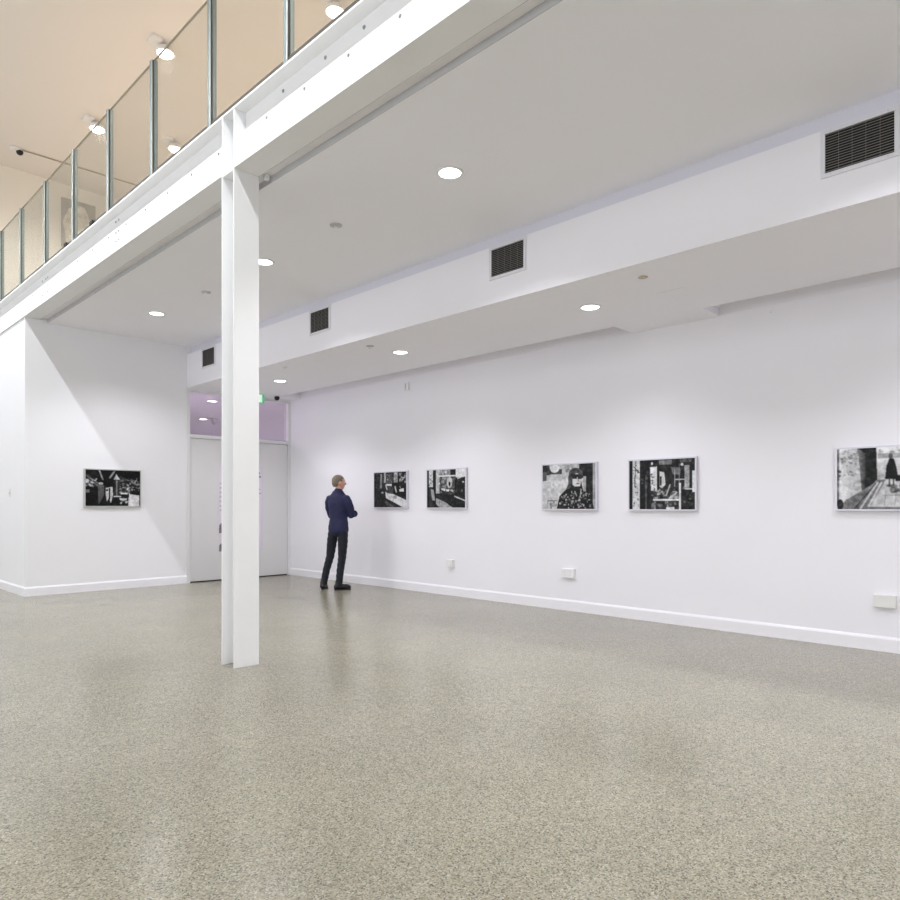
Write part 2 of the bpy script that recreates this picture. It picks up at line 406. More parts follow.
c_ = thing('steel_column', 'white painted steel column with open web standing on the terrazzo', 'column', (XB+0.1025, 4.93, 0))
O = c_.location.copy()
for y in (4.831, 5.018):
    bm = bmesh.new(); box(bm, XB, XB+0.213, y, y+0.013, 0.0, ZB0-0.012, 0.0025); obj('flange', bm, M_steel, c_, origin=O)
bm = bmesh.new(); box(bm, XW, XW+0.012, 4.844, 5.018, 0.0, ZB0-0.012); obj('web', bm, M_steel, c_, origin=O)
bm = bmesh.new(); box(bm, XB, XB+0.213, 4.831, 5.031, ZB0-0.012, ZB0, 0.001); obj('cap_plate', bm, M_steel, c_, origin=O)
bm = bmesh.new(); box(bm, 2.805, 2.84, 4.78, 4.815, 3.822, 3.862, 0.004); 
tag(obj('cable_clip', bm, M_plast, origin=(2.83, 4.82, 3.83)), 'tiny white cable clip in the groove beside the column head', 'clip')

# ------------------------------------------------------------------ balustrade
g_ = thing('glass_balustrade', 'glass balustrade with slim metal posts on top of the beam', 'balustrade', (2.62, 4.9, ZB1))
O = g_.location.copy()
ys = [-1.6, -0.45, 0.70, 1.86, 3.02, 4.168, 5.326, 6.50, 7.64, 8.79, 9.915, 11.07, 12.195, 13.32, 14.45]
for y in ys:
    bm = bmesh.new()
    box(bm, 2.603, 2.66, y-0.008, y+0.036, 4.318, 5.455, 0.004)
    box(bm, 2.622, 2.655, y-0.030, y-0.018, 4.318, 5.452, 0.002)
    po = obj('post', bm, M_post, g_, origin=O)
    bm = bmesh.new(); box(bm, 2.612, 2.652, y-0.018, y-0.013, 4.32, 5.45); obj('gasket', bm, M_gask, po, origin=O)
    bm = bmesh.new(); box(bm, 2.602, 2.652, y-0.0129, y-0.0081, 4.32, 5.452); obj('bright_strip', bm, M_postb, po, origin=O)
for a, b in zip(ys, ys[1:]):
    bm = bmesh.new(); box(bm, 2.622, 2.634, a+0.034, b-0.026, 4.395, 5.440); obj('glass_panel', bm, M_glass, g_, origin=O)
    bm = bmesh.new(); box(bm, 2.6215, 2.6345, a+0.034, b-0.026, 5.4405, 5.453); obj('glass_edge', bm, mat('glass_edge_olive', (0.20, 0.19, 0.14), 0.3) if a == ys[0] else bpy.data.materials['glass_edge_olive'], g_, origin=O)
bm = bmesh.new(); box(bm, 2.612, 2.645, ys[0], ys[-1], 4.3135, 4.398); obj('base_rail', bm, M_gask, g_, origin=O)
for y in (9.035, 8.131):
    bm = bmesh.new(); box(bm, 2.596, 2.612, y-0.05, y+0.05, 4.372, 4.408, 0.003); obj('clamp', bm, M_dark, g_, origin=O)

# upper floor fittings
def flood(loc, label):
    t = thing('ceiling_floodlight', label, 'light', loc, 'floodlights on the upper ceiling')
    return t
f0 = flood((3.505, 8.325, ZU), 'bright floodlight on the upper ceiling, nearer of the two above the balustrade rail')
bm = bmesh.new(); box(bm, -0.19, -0.07, -0.10, 0.06, -0.035, 0, 0.006); obj('mounting_box', bm, M_plast, f0)
bm = bmesh.new(); cyl(bm, (-0.10, -0.02, -0.035), (0.6, 0.1, -0.35), 0.012, 0.012, 0.12, 12); obj('arm', bm, M_plast, f0)
bm = bmesh.new(); lathe(bm, [(0, -0.03), (0.06, -0.03), (0.088, -0.06), (0.108, -0.11), (0.108, -0.118), (0.096, -0.118), (0.094, -0.112), (0, -0.112)]); obj('lamp_head', bm, M_plast, f0, True)
bm = bmesh.new(); lathe(bm, [(0, -0.155), (0.045, -0.15), (0.075, -0.138), (0.094, -0.1165), (0, -0.1165)]); obj('lens', bm, M_lensw, f0, True)
for loc, lb in (((3.508, 10.71, ZU), 'bright floodlight on the upper ceiling, farther of the two above the balustrade rail'),
                ((4.555, 10.45, ZU), 'floodlight low behind the balustrade glass left of the column'),
                ((4.545, 6.265, ZU), 'floodlight low behind the balustrade glass right of the column'),
                ((4.62, 2.1, ZU), 'floodlight on the upper ceiling above the near end of the mezzanine'),
                ((3.565, 6.03, ZU), 'floodlight on the upper ceiling over the beam near the column')):
    if loc[1] in (2.1, 6.03): continue
    dup(f0, loc, lb)
t = thing('dome_camera', 'black eyed white security camera on the upper ceiling at a cable end', 'camera', (2.86, 12.41, ZU))
bm = bmesh.new(); lathe(bm, [(0, 0), (0.075, 0), (0.072, -0.03), (0.05, -0.045), (0, -0.045)]); obj('mount', bm, M_plast, t, True)
bm = bmesh.new(); lathe(bm, [(0.05*math.cos(a), -0.05-0.05*math.sin(a)) for a in [i*PI/2/8 for i in range(9)]] + [], center=(0.06, 0, 0)); cyl(bm, (0.06, 0, -0.052), 'z', 0.05, 0.05, 0.015, 32); obj('camera_eye', bm, M_black, t, True)
bm = bmesh.new(); cyl(bm, (2.95, 12.40, ZU-0.012), (1, -0.045, 0), 0.011, 0.011, 3.6, 10)
tag(obj('ceiling_conduit', bm, mat('conduit_beige', (0.42, 0.38, 0.31), 0.5), origin=(2.95, 12.40, ZU-0.012)), 'thin beige conduit running across the upper ceiling from the camera', 'conduit')
t = thing('wall_poster', 'grey poster with a pale curly bust behind the balustrade glass', 'poster', (4.01, 13.2, 5.15))
bm = bmesh.new(); box(bm, -0.275, 0.275, -0.03, 0, 0, 1.5); obj('board', bm, M_board, t)
bm = bmesh.new()
N = 40
vs = [bm.verts.new((-0.01+0.235*math.cos(2*PI*k/N)*(1+0.06*math.sin(7*2*PI*k/N)), -0.032, 1.00+0.42*math.sin(2*PI*k/N)*(1+0.05*math.cos(5*2*PI*k/N)))) for k in range(N)]
f = bm.faces.new(vs); r_ = bmesh.ops.extrude_face_region(bm, geom=[f]); bmesh.ops.translate(bm, verts=[e for e in r_['geom'] if isinstance(e, bmesh.types.BMVert)], vec=(0, -0.003, 0))
obj('printed_bust', bm, M_bust, t)

# ------------------------------------------------------------------ recessed downlights
def downlight(loc, label, group):
    t = thing('downlight', label, 'light', loc, group)
    bm = bmesh.new(); lathe(bm, [(0.085, 0.0), (0.105, 0.0), (0.107, -0.006), (0.098, -0.011), (0.086, -0.009), (0.085, 0.0)]); obj('trim_ring', bm, M_plast, t, True)
    bm = bmesh.new(); lathe(bm, [(0, -0.006), (0.085, -0.004), (0.0855, -0.0005), (0, -0.0005)]); obj('lens', bm, M_lens, t, True)
    return t
LIGHTS = []
dy = 2.74
up = [(3.735, 3.665), (3.735, 6.40), (3.735, 9.14)]
names_up = ['large round downlight in the ceiling between column and bulkhead, nearest', 'round downlight half hidden by the right edge of the column', 'round downlight in the ceiling left of the column, farthest']
d0 = downlight((up[0][0], up[0][1], ZC), names_up[0], 'downlights in the mezzanine ceiling')
for (x, y), lb in list(zip(up, names_up))[1:]: dup(d0, (x, y, ZC), lb)
lo = [(5.60, 3.61), (5.595, 6.35), (5.594, 9.12)]
names_lo = ['round downlight in the bulkhead soffit above the middle pictures, nearest', 'middle round downlight in the bulkhead soffit', 'round downlight in the bulkhead soffit near the doors']
for (x, y), lb in zip(lo, names_lo):
    o = dup(d0, (x, y, ZS), lb); o['group'] = 'downlights in the bulkhead soffit'

# smoke detectors, sprinkler, small ceiling fittings
t = thing('smoke_detector', 'flat grey smoke detector on the ceiling right of the column', 'smoke detector', (3.706, 5.094, ZC), 'smoke detectors')
bm = bmesh.new(); lathe(bm, [(0, 0), (0.055, 0), (0.055, -0.008), (0.04, -0.014), (0, -0.016)]); obj('base', bm, M_grey, t, True)
bm = bmesh.new(); lathe(bm, [(0, -0.015), (0.022, -0.015), (0.02, -0.022), (0, -0.024)]); obj('sensor', bm, M_plast, t, True)
dup(t, (3.776, 7.804, ZC), 'flat grey smoke detector on the ceiling left of the column')
t = thing('sprinkler', 'dark rimmed sprinkler in the bulkhead soffit between two downlights', 'sprinkler', (5.129, 6.369, ZS+0.001))
bm = bmesh.new(); lathe(bm, [(0, 0), (0.048, 0), (0.046, -0.006), (0.03, -0.008), (0, -0.008)]); obj('escutcheon', bm, M_grey, t, True)
bm = bmesh.new(); cyl(bm, (0, 0, -0.008), (0, 0, -1), 0.008, 0.006, 0.022, 12); cyl(bm, (0, 0, -0.03), (0, 0, -1), 0.02, 0.02, 0.003, 16); obj('nozzle', bm, M_alu, t)
t = thing('sprinkler', 'small white ceiling sensor near the far end of the soffit', 'sensor', (5.087, 8.168, ZS))
bm = bmesh.new(); lathe(bm, [(0, 0), (0.03, 0), (0.028, -0.012), (0.015, -0.022), (0, -0.024)]); obj('body', bm, M_plast, t, True)
t.name = 'ceiling_sensor'
t = thing('ceiling_plug', 'stained beige blanking plug in the soffit right of the nearest soffit light', 'plug', (5.175, 2.823, ZS))
bm = bmesh.new(); lathe(bm, [(0, 0), (0.04, 0), (0.038, -0.005), (0, -0.007)]); obj('cap', bm, mat('stained_cap', (0.50, 0.44, 0.33), 0.6, noise=0.3, nscale=40), t, True)
t = thing('access_panel', 'faint square access panel set in the bulkhead soffit', 'panel', (5.78, 2.83, ZS+0.001))
bm = bmesh.new(); box(bm, -0.11, 0.11, -0.11, 0.11, -0.0025, 0.0, 0.001); obj('panel', bm, M_ceil, t)
bm = bmesh.new(); box(bm, -0.117, -0.113, -0.117, 0.117, -0.0025, 0)
obj('shadow_edge', bm, M_alu, t)

# dome camera at the doors and exit sign
t = thing('dome_camera', 'small black security camera on the soffit above the doors', 'camera', (6.335, 10.427, ZS))
bm = bmesh.new(); lathe(bm, [(0, 0), (0.058, 0), (0.056, -0.006), (0.045, -0.010), (0, -0.010)]); obj('mount', bm, M_plast, t, True)
bm = bmesh.new(); bmesh.ops.create_uvsphere(bm, u_segments=24, v_segments=16, radius=0.045, matrix=Matrix.Translation((0, 0, -0.034))); obj('camera_eye', bm, M_black, t, True)
t = thing('exit_sign', 'green edged illuminated exit sign half hidden behind the column', 'sign', (5.90, 10.40, ZS))
bm = bmesh.new(); box(bm, -0.16, 0.16, -0.02, 0.02, -0.165, -0.012, 0.004); obj('housing', bm, M_green, t)
bm = bmesh.new(); box(bm, -0.145, 0.118, -0.0225, -0.0195, -0.152, -0.025); obj('face', bm, M_exitw, t)
bm = bmesh.new(); cyl(bm, (-0.1, 0, -0.013), 'z', 0.005, 0.005, 0.013, 10); obj('bracket', bm, M_alu, t)
bm = bmesh.new(); cyl(bm, (0.1, 0, -0.013), 'z', 0.005, 0.005, 0.013, 10); obj('bracket', bm, M_alu, t)

# lobby fittings
lob = dup(d0, (6.25, 12.66, 3.3), 'lobby ceiling light seen through the upper left of the transom'); lob['group'] = 'lobby lights'
lob = dup(d0, (7.40, 15.44, 3.3), 'lobby ceiling light seen lower through the transom glass'); lob['group'] = 'lobby lights'
t = thing('lobby_bracket', 'small dark bracket on the lobby ceiling behind the transom glass', 'bracket', (7.476, 15.10, 3.3))
bm = bmesh.new(); box(bm, -0.13, 0.13, -0.02, 0.02, -0.03, 0); obj('plate', bm, M_grey, t)
bm = bmesh.new(); cyl(bm, (-0.04, 0, -0.03), (0.5, 0, -1), 0.03, 0.045, 0.13, 16); obj('head', bm, M_grey, t)

# ------------------------------------------------------------------ air vents on the bulkhead
def vent(y, label):
    t = thing('air_vent', label, 'vent', (XS-0.004, y, 3.53), 'air vents along the bulkhead')
    W, H, fw = 0.4375, 0.308, 0.027
    bm = bmesh.new()
    box(bm, -0.012, 0, -W/2, W/2, -H/2, -H/2+fw, 0.002); box(bm, -0.012, 0, -W/2, W/2, H/2-fw, H/2, 0.002)
    box(bm, -0.012, 0, -W/2, -W/2+fw, -H/2+fw, H/2-fw, 0.002); box(bm, -0.012, 0, W/2-fw, W/2, -H/2+fw, H/2-fw, 0.002)
    obj('vent_frame', bm, M_alu, t)
    bm = bmesh.new(); box(bm, -0.0012, -0.0002, -W/2+fw, W/2-fw, -H/2+fw, H/2-fw); obj('vent_backing', bm, M_dark, t)
    bm = bmesh.new()
    n = 15; w2 = W/2-fw
    for k in range(n):
        z = -H/2+fw+(k+0.5)*(H-2*fw)/n
        # thin tilted blade
        vs = [(-0.0115, z-0.0024), (-0.0115, z-0.0010), (-0.003, z+0.0052), (-0.003, z+0.0038)]
        a = [bm.verts.new((x, -w2, zz)) for x, zz in vs]; b = [bm.verts.new((x, w2, zz)) for x, zz in vs]
        for i in range(4): bm.faces.new([a[i], a[(i+1) % 4], b[(i+1) % 4], b[i]])
        bm.faces.new(a); bm.faces.new(b[::-1])
    for k in range(1, 5):
        y_ = -w2+2*w2*k/5
        box(bm, -0.0030, -0.0015, y_-0.0006, y_+0.0006, -H/2+fw, H/2-fw)
    obj('grille', bm, M_blade, t)
    for sy in (-1, 1):
        for sz in (-1, 1):
            bm = bmesh.new(); cyl(bm, (-0.012, sy*(W/2-0.06), sz*(H/2-fw/2)), (-1, 0, 0), 0.004, 0.003, 0.002, 10); obj('screw', bm, M_grey, t)
    return t
v0 = vent(1.161, 'largest looking air vent, at the right end of the bulkhead')
for y, lb in ((4.022, 'air vent in the bulkhead above the middle of the picture wall'), (7.011, 'air vent in the bulkhead just right of the column'),
              (9.955, 'farthest air vent, left of the column above the doors')):
    dup(v0, (XS-0.004, y, 3.53), lb)

# ------------------------------------------------------------------ framed photographs
def canvas(w, h, bg): return [[bg]*w for _ in range(h)]
class Art:
    def __init__(s, bg, w=198, h=138, seed=1):
        s.w, s.h = w, h; s.c = canvas(w, h, bg); s.r = random.Random(seed)
    def poly(s, pts, v, a=1.0, n=0.0):
        P = [(x*s.w, y*s.h) for x, y in pts]
        y0 = max(0, int(min(p[1] for p in P))); y1 = min(s.h-1, int(max(p[1] for p in P))+1)
        for j in range(y0, y1+1):
            y = j+0.5; xs = []
            for (ax, ay), (bx, by) in zip(P, P[1:]+P[:1]):
                if (ay <= y) != (by <= y): xs.append(ax+(y-ay)*(bx-ax)/(by-ay))
            xs.sort()
            for q in range(0, len(xs)-1, 2):
                for i in range(max(0, int(xs[q]+0.5)), min(s.w, int(xs[q+1]+0.5))):
                    vv = v+(s.r.random()-0.5)*2*n
                    s.c[j][i] = s.c[j][i]*(1-a)+vv*a
        return s
    def rect(s, x0, y0, x1, y1, v, a=1.0, n=0.0): return s.poly([(x0, y0), (x1, y0), (x1, y1), (x0, y1)], v, a, n)
    def ell(s, cx, cy, rx, ry, v, a=1.0, n=0.0):
        return s.poly([(cx+rx*math.cos(2*PI*k/20), cy+ry*math.sin(2*PI*k/20)) for k in range(20)], v, a, n)
    def line(s, x0, y0, x1, y1, t, v, a=1.0):
        dx, dy = x1-x0, (y1-y0)*s.h/s.w; L = math.hypot(dx, dy) or 1
        px, py = -dy/L*t/2, dx/L*t/2*s.w/s.h
        return s.poly([(x0+px, y0+py), (x1+px, y1+py), (x1-px, y1-py), (x0-px, y0-py)], v, a)
    def blots(s, x0, y0, x1, y1, n, r, lo, hi, a=0.8):
        for _ in range(n):
            k = s.r.random()
            s.ell(x0+(x1-x0)*s.r.random(), y0+(y1-y0)*s.r.random(), r*(0.5+s.r.random()), r*1.3*(0.5+s.r.random()), lo+(hi-lo)*k, a)
        return s
    def finish(s):
        def smooth(cw, ch):      # coarse random field, bilinearly read
            g = [[s.r.random() for _ in range(cw+2)] for _ in range(ch+2)]
            def f(i, j):
                x = i/s.w*cw; y = j/s.h*ch; a, b = int(x), int(y); u, v = x-a, y-b
                return (g[b][a]*(1-u)+g[b][a+1]*u)*(1-v)+(g[b+1][a]*(1-u)+g[b+1][a+1]*u)*v
            return f
        f1, f2, f3 = smooth(9, 7), smooth(28, 20), smooth(70, 48)
        o = [[max(0.0, v*(1+(1-0.7*min(1, v))*(0.34*(f1(i, j)-0.5)+0.5*(f2(i, j)-0.5)+0.4*(f3(i, j)-0.5)))+0.09*(f2(i, j)-0.35)*(f3(i, j)+0.3)+(s.r.random()-0.5)*0.05) for i, v in enumerate(r)] for j, r in enumerate(s.c)]
        for j in range(s.h):
            for i in range(s.w):
                t = w = 0
                for dj in (-1, 0, 1):
                    for di in (-1, 0, 1):
                        if 0 <= i+di < s.w and 0 <= j+dj < s.h:
                            k = 3 if dj == di == 0 else 1
                            t += k*o[j+dj][i+di]; w += k
                s.c[j][i] = t/w
    def grad(s, pts, v0, v1, ax, n=0.0):
        k = 14
        xs = [p[ax] for p in pts]; a0, a1 = min(xs), max(xs)
        old = [r[:] for r in s.c]; s.poly(pts, -9)
        for j in range(s.h):
            for i in range(s.w):
                if s.c[j][i] < -1:
                    t = (((i+0.5)/s.w if ax == 0 else (j+0.5)/s.h)-a0)/(a1-a0)
                    s.c[j][i] = v0+(v1-v0)*t+(s.r.random()-0.5)*2*n
        return s

def art_arcade():      # covered arcade at night, round pillar, strolling people
    A = Art(0.04, seed=11)
    A.blots(0, 0, 1, 1, 120, 0.02, 0.0, 0.10)
    for k in range(5): A.line(0.0, 0.10+0.05*k, 0.22, 0.34+0.03*k, 0.012, 0.45 if k % 2 else 0.2)
    A.blots(0.0, 0.3, 0.15, 0.5, 14, 0.02, 0.3, 0.9); A.rect(0.0, 0.55, 0.07, 0.63, 0.4); A.blots(0.08, 0.25, 0.2, 0.3, 6, 0.012, 0.6, 1)
    A.line(0.24, 0.0, 0.31, 0.28, 0.035, 0.3); A.line(0.24, 0.0, 0.31, 0.28, 0.012, 0.55)
    A.poly([(0.50, 0.03), (0.54, 0.02), (0.44, 0.24), (0.41, 0.22)], 0.45)
    for k in range(5): A.line(0.60, 0.16+0.04*k, 0.9, 0.34-0.02*k, 0.006, 0.35)
    A.blots(0.62, 0.22, 0.98, 0.5, 30, 0.018, 0.05, 0.5)
    A.poly([(0.50, 0.26), (0.62, 0.26), (0.57, 0.15), (0.55, 0.10), (0.54, 0.15)], 0.65)
    A.rect(0.515, 0.27, 0.61, 0.74, 0.10); A.rect(0.545, 0.28, 0.57, 0.72, 0.42, 0.8); A.rect(0.50, 0.72, 0.64, 0.75, 0.75)
    A.poly([(0.22, 0.42), (0.33, 0.42), (0.33, 0.7), (0.26, 0.9), (0.23, 0.95), (0.22, 0.7)], 0.22, n=0.12); A.ell(0.27, 0.38, 0.045, 0.035, 0.7); A.ell(0.27, 0.45, 0.03, 0.05, 0.3)
    A.poly([(0.36, 0.5), (0.48, 0.46), (0.49, 0.7), (0.45, 0.92), (0.42, 0.75), (0.38, 0.88), (0.36, 0.7)], 0.72, n=0.15); A.rect(0.415, 0.5, 0.44, 0.82, 0.06); A.ell(0.38, 0.56, 0.02, 0.03, 0.1)
    A.blots(0.62, 0.45, 0.8, 0.92, 34, 0.02, 0.1, 0.8); A.rect(0.63, 0.62, 0.76, 0.67, 0.85); A.rect(0.62, 0.78, 0.72, 0.84, 0.7)
    A.blots(0.84, 0.28, 1.0, 0.6, 30, 0.018, 0.0, 0.7)
    A.poly([(0.79, 0.66), (0.98, 0.70), (0.98, 1.0), (0.77, 1.0)], 0.80, n=0.05)
    return A
def art_carriage():    # looking down a dim carriage interior with a bright bench
    A = Art(0.10, seed=12)
    A.grad([(0, 0), (0.33, 0), (0.33, 1), (0, 1)], 0.05, 0.09, 0, 0.02); A.blots(0, 0, 0.3, 0.45, 20, 0.02, 0.05, 0.25)
    A.rect(0.20, 0.04, 0.25, 0.46, 0.45); A.rect(0.25, 0.02, 0.30, 0.40, 0.12)
    A.rect(0.32, 0.0, 0.38, 0.30, 0.60, n=0.1); A.rect(0.39, 0.04, 0.58, 0.32, 0.20, n=0.08); A.blots(0.40, 0.06, 0.56, 0.28, 16, 0.02, 0.05, 0.6)
    A.rect(0.62, 0.0, 0.74, 0.30, 0.50, n=0.15); A.blots(0.64, 0.02, 0.73, 0.3, 10, 0.02, 0.3, 0.9)
    A.rect(0.76, 0.0, 1.0, 0.32, 0.06); A.blots(0.80, 0.04, 0.98, 0.3, 16, 0.025, 0.1, 0.8)
    A.poly([(0.36, 0.33), (0.56, 0.33), (0.56, 0.40), (0.40, 0.38)], 0.80)
    A.rect(0.56, 0.32, 1.0, 0.70, 0.05); A.line(0.66, 0.40, 0.70, 0.58, 0.04, 0.7); A.poly([(0.78, 0.50), (0.92, 0.46), (0.93, 0.56), (0.80, 0.56)], 0.75); A.line(0.80, 0.40, 0.84, 0.5, 0.02, 0.5)
    A.line(0.37, 0.36, 0.42, 0.50, 0.03, 0.7); A.rect(0.43, 0.42, 0.60, 0.60, 0.16, n=0.06)
    A.poly([(0.36, 0.55), (0.44, 0.60), (0.60, 0.62), (1.0, 0.80), (1.0, 1.0), (0.90, 1.0), (0.60, 0.84), (0.38, 0.74)], 0.78, n=0.05)
    A.ell(0.66, 0.71, 0.07, 0.05, 0.45, 0.8, 0.1); A.ell(0.27, 0.58, 0.04, 0.03, 0.5)
    A.poly([(0.0, 0.55), (0.32, 0.70), (0.85, 1.0), (0.0, 1.0)], 0.07, 0.9, 0.03); A.poly([(0.33, 0.85), (0.40, 0.82), (0.65, 1.0), (0.45, 1.0)], 0.25, 0.8)
    return A
def art_kitchen():     # bright shop interior past a dark doorway
    A = Art(0.10, seed=13)
    A.rect(0, 0, 0.06, 1, 0.03); A.rect(0.05, 0, 0.16, 0.45, 0.75, n=0.15); A.blots(0.06, 0.1, 0.16, 0.42, 14, 0.015, 0.1, 0.9)
    A.rect(0.16, 0, 0.24, 0.9, 0.04); A.poly([(0.10, 0.5), (0.18, 0.52), (0.22, 0.82), (0.14, 0.8)], 0.5)
    A.rect(0.24, 0.0, 0.34, 0.62, 0.65, n=0.12); A.blots(0.24, 0.0, 0.34, 0.6, 16, 0.015, 0.4, 1)
    A.rect(0.34, 0.0, 0.62, 0.15, 0.45, n=0.2); A.blots(0.4, 0, 0.6, 0.14, 12, 0.02, 0.3, 1.0); A.rect(0.62, 0, 0.74, 0.14, 0.05)
    A.rect(0.32, 0.15, 0.78, 0.19, 0.85)
    A.rect(0.36, 0.22, 0.76, 0.5, 0.20, n=0.1); A.ell(0.60, 0.34, 0.07, 0.15, 0.65, 0.9, 0.1); A.ell(0.6, 0.38, 0.025, 0.06, 0.05); A.blots(0.4, 0.22, 0.56, 0.46, 18, 0.02, 0.2, 0.7)
    A.poly([(0.38, 0.48), (0.55, 0.52), (0.74, 0.54), (0.74, 0.60), (0.5, 0.57), (0.38, 0.53)], 0.75); A.blots(0.36, 0.54, 0.74, 0.66, 20, 0.02, 0.0, 0.4)
    A.rect(0.76, 0.0, 1.0, 0.22, 0.88, n=0.08); A.rect(0.8, 0.2, 0.9, 0.27, 0.7)
    A.poly([(0.74, 0.28), (1.0, 0.20), (1.0, 0.72), (0.72, 0.66)], 0.05); A.blots(0.76, 0.28, 1, 0.6, 16, 0.02, 0.02, 0.25); A.ell(0.95, 0.34, 0.03, 0.02, 0.7)
    A.poly([(0.24, 0.62), (0.72, 0.66), (1, 0.8), (1, 1), (0.6, 1), (0.24, 0.78)], 0.06, n=0.03)
    A.line(0.72, 0.70, 1.0, 0.82, 0.025, 0.7)
    A.poly([(0.24, 0.74), (0.5, 0.86), (0.68, 1.0), (0.35, 1.0), (0.24, 0.9)], 0.55, n=0.08); A.line(0.33, 0.8, 0.34, 1.0, 0.008, 0.15)
    return A
def art_woman():       # woman in a beret, sunglasses and spotted coat on a street
    A = Art(0.74, seed=14)
    A.grad([(0, 0.3), (0.5, 0.3), (0.5, 1), (0, 1)], 0.80, 0.68, 1, 0.01)
    A.rect(0, 0, 0.14, 0.24, 0.12, n=0.06); A.rect(0, 0.16, 0.08, 0.36, 0.25); A.rect(0.10, 0.10, 0.38, 0.22, 0.18, n=0.06); A.ell(0.24, 0.09, 0.09, 0.09, 0.9); A.rect(0.08, 0.23, 0.45, 0.35, 0.72, n=0.1)
    A.blots(0.4, 0.0, 0.58, 0.16, 16, 0.025, 0.3, 0.7); A.rect(0.58, 0, 0.70, 0.2, 0.65, n=0.06); A.rect(0.70, 0, 0.83, 0.32, 0.06, n=0.03)
    A.rect(0.78, 0.28, 0.84, 0.7, 0.55); A.rect(0.83, 0.0, 0.95, 1.0, 0.07, n=0.03); A.rect(0.95, 0, 1.0, 1, 0.55, n=0.08)
    A.line(0.10, 0.81, 0.28, 0.81, 0.012, 0.12); A.line(0.105, 0.81, 0.105, 0.97, 0.012, 0.2); A.blots(0.14, 0.84, 0.28, 1, 10, 0.02, 0.3, 0.6)
    # hair and beret
    A.ell(0.64, 0.22, 0.13, 0.13, 0.18, 1, 0.08); A.poly([(0.50, 0.25), (0.58, 0.25), (0.58, 0.5), (0.52, 0.62), (0.44, 0.60), (0.50, 0.45)], 0.20, n=0.12)
    A.ell(0.66, 0.36, 0.075, 0.15, 0.82); A.poly([(0.55, 0.22), (0.75, 0.24), (0.76, 0.30), (0.56, 0.30)], 0.10)
    A.rect(0.575, 0.27, 0.66, 0.33, 0.06); A.rect(0.675, 0.28, 0.75, 0.34, 0.06); A.ell(0.68, 0.44, 0.03, 0.015, 0.25); A.line(0.68, 0.33, 0.69, 0.39, 0.012, 0.4)
    A.poly([(0.56, 0.44), (0.62, 0.50), (0.72, 0.50), (0.74, 0.40), (0.78, 0.62), (0.62, 0.66), (0.54, 0.56)], 0.06)
    A.poly([(0.44, 0.58), (0.56, 0.52), (0.74, 0.60), (0.84, 0.62), (0.95, 0.86), (0.97, 1.0), (0.28, 1.0), (0.33, 0.72)], 0.05, n=0.03)
    A.blots(0.34, 0.62, 0.92, 0.99, 70, 0.016, 0.25, 0.75, 0.8)
    A.line(0.74, 0.55, 0.72, 0.75, 0.02, 0.6); A.line(0.62, 0.60, 0.66, 0.72, 0.02, 0.5)
    return A
def art_market():      # cluttered workshop seen past dark posts
    A = Art(0.08, seed=15)
    A.rect(0, 0, 0.06, 1, 0.03); A.rect(0.055, 0.0, 0.17, 1.0, 0.75, n=0.12); A.blots(0.06, 0.1, 0.16, 0.95, 34, 0.012, 0.05, 0.6); A.line(0.11, 0.0, 0.09, 0.55, 0.012, 0.2); A.line(0.07, 0.12, 0.17, 0.26, 0.012, 0.15)
    A.rect(0.17, 0, 0.33, 1, 0.045, n=0.02); A.rect(0.26, 0.3, 0.285, 1, 0.25, 0.7); A.blots(0.18, 0.2, 0.3, 0.5, 10, 0.02, 0.05, 0.2)
    A.rect(0.47, 0.02, 0.66, 0.11, 0.35, n=0.05); A.blots(0.36, 0.03, 0.38, 0.12, 4, 0.012, 0.7, 1)
    A.poly([(0.33, 0.15), (0.44, 0.14), (0.44, 0.62), (0.35, 0.62)], 0.85, n=0.1); A.blots(0.35, 0.28, 0.42, 0.6, 12, 0.014, 0.1, 0.4)
    A.poly([(0.48, 0.24), (0.55, 0.26), (0.57, 0.50), (0.52, 0.58), (0.48, 0.55)], 0.75, n=0.08); A.rect(0.485, 0.34, 0.51, 0.52, 0.1)
    A.poly([(0.64, 0.16), (0.80, 0.18), (0.78, 0.32), (0.68, 0.30)], 0.30, n=0.06); A.blots(0.78, 0.06, 0.82, 0.14, 3, 0.014, 0.7, 0.95)
    A.rect(0.70, 0.2, 0.71, 0.55, 0.6); A.rect(0.70, 0.40, 0.92, 0.42, 0.65); A.rect(0.77, 0.1, 0.78, 0.5, 0.4); A.rect(0.85, 0.14, 0.92, 0.58, 0.5, n=0.15); A.rect(0.95, 0.25, 1.0, 0.66, 0.8, n=0.08); A.rect(0.92, 0, 0.96, 1, 0.06)
    A.rect(0.78, 0, 0.95, 0.08, 0.2, n=0.1)
    A.blots(0.36, 0.60, 0.78, 0.78, 60, 0.02, 0.02, 0.75); A.line(0.58, 0.72, 0.64, 0.5, 0.02, 0.6); A.line(0.62, 0.78, 0.74, 0.66, 0.02, 0.7)
    A.rect(0.38, 0.79, 0.80, 0.825, 0.85); A.rect(0.77, 0.48, 0.80, 1.0, 0.82); A.rect(0.85, 0.585, 1.0, 0.61, 0.8)
    A.rect(0.40, 0.84, 0.42, 1, 0.5); A.rect(0.59, 0.83, 0.61, 0.95, 0.5); A.blots(0.36, 0.86, 0.76, 0.99, 30, 0.02, 0.05, 0.5); A.rect(0.58, 0.95, 0.70, 1, 0.8)
    for k in range(4): A.line(0.82+0.015*k, 0.60, 0.87+0.015*k, 0.5, 0.006, 0.6)
    A.blots(0.82, 0.66, 0.98, 0.98, 20, 0.015, 0.03, 0.3)
    return A
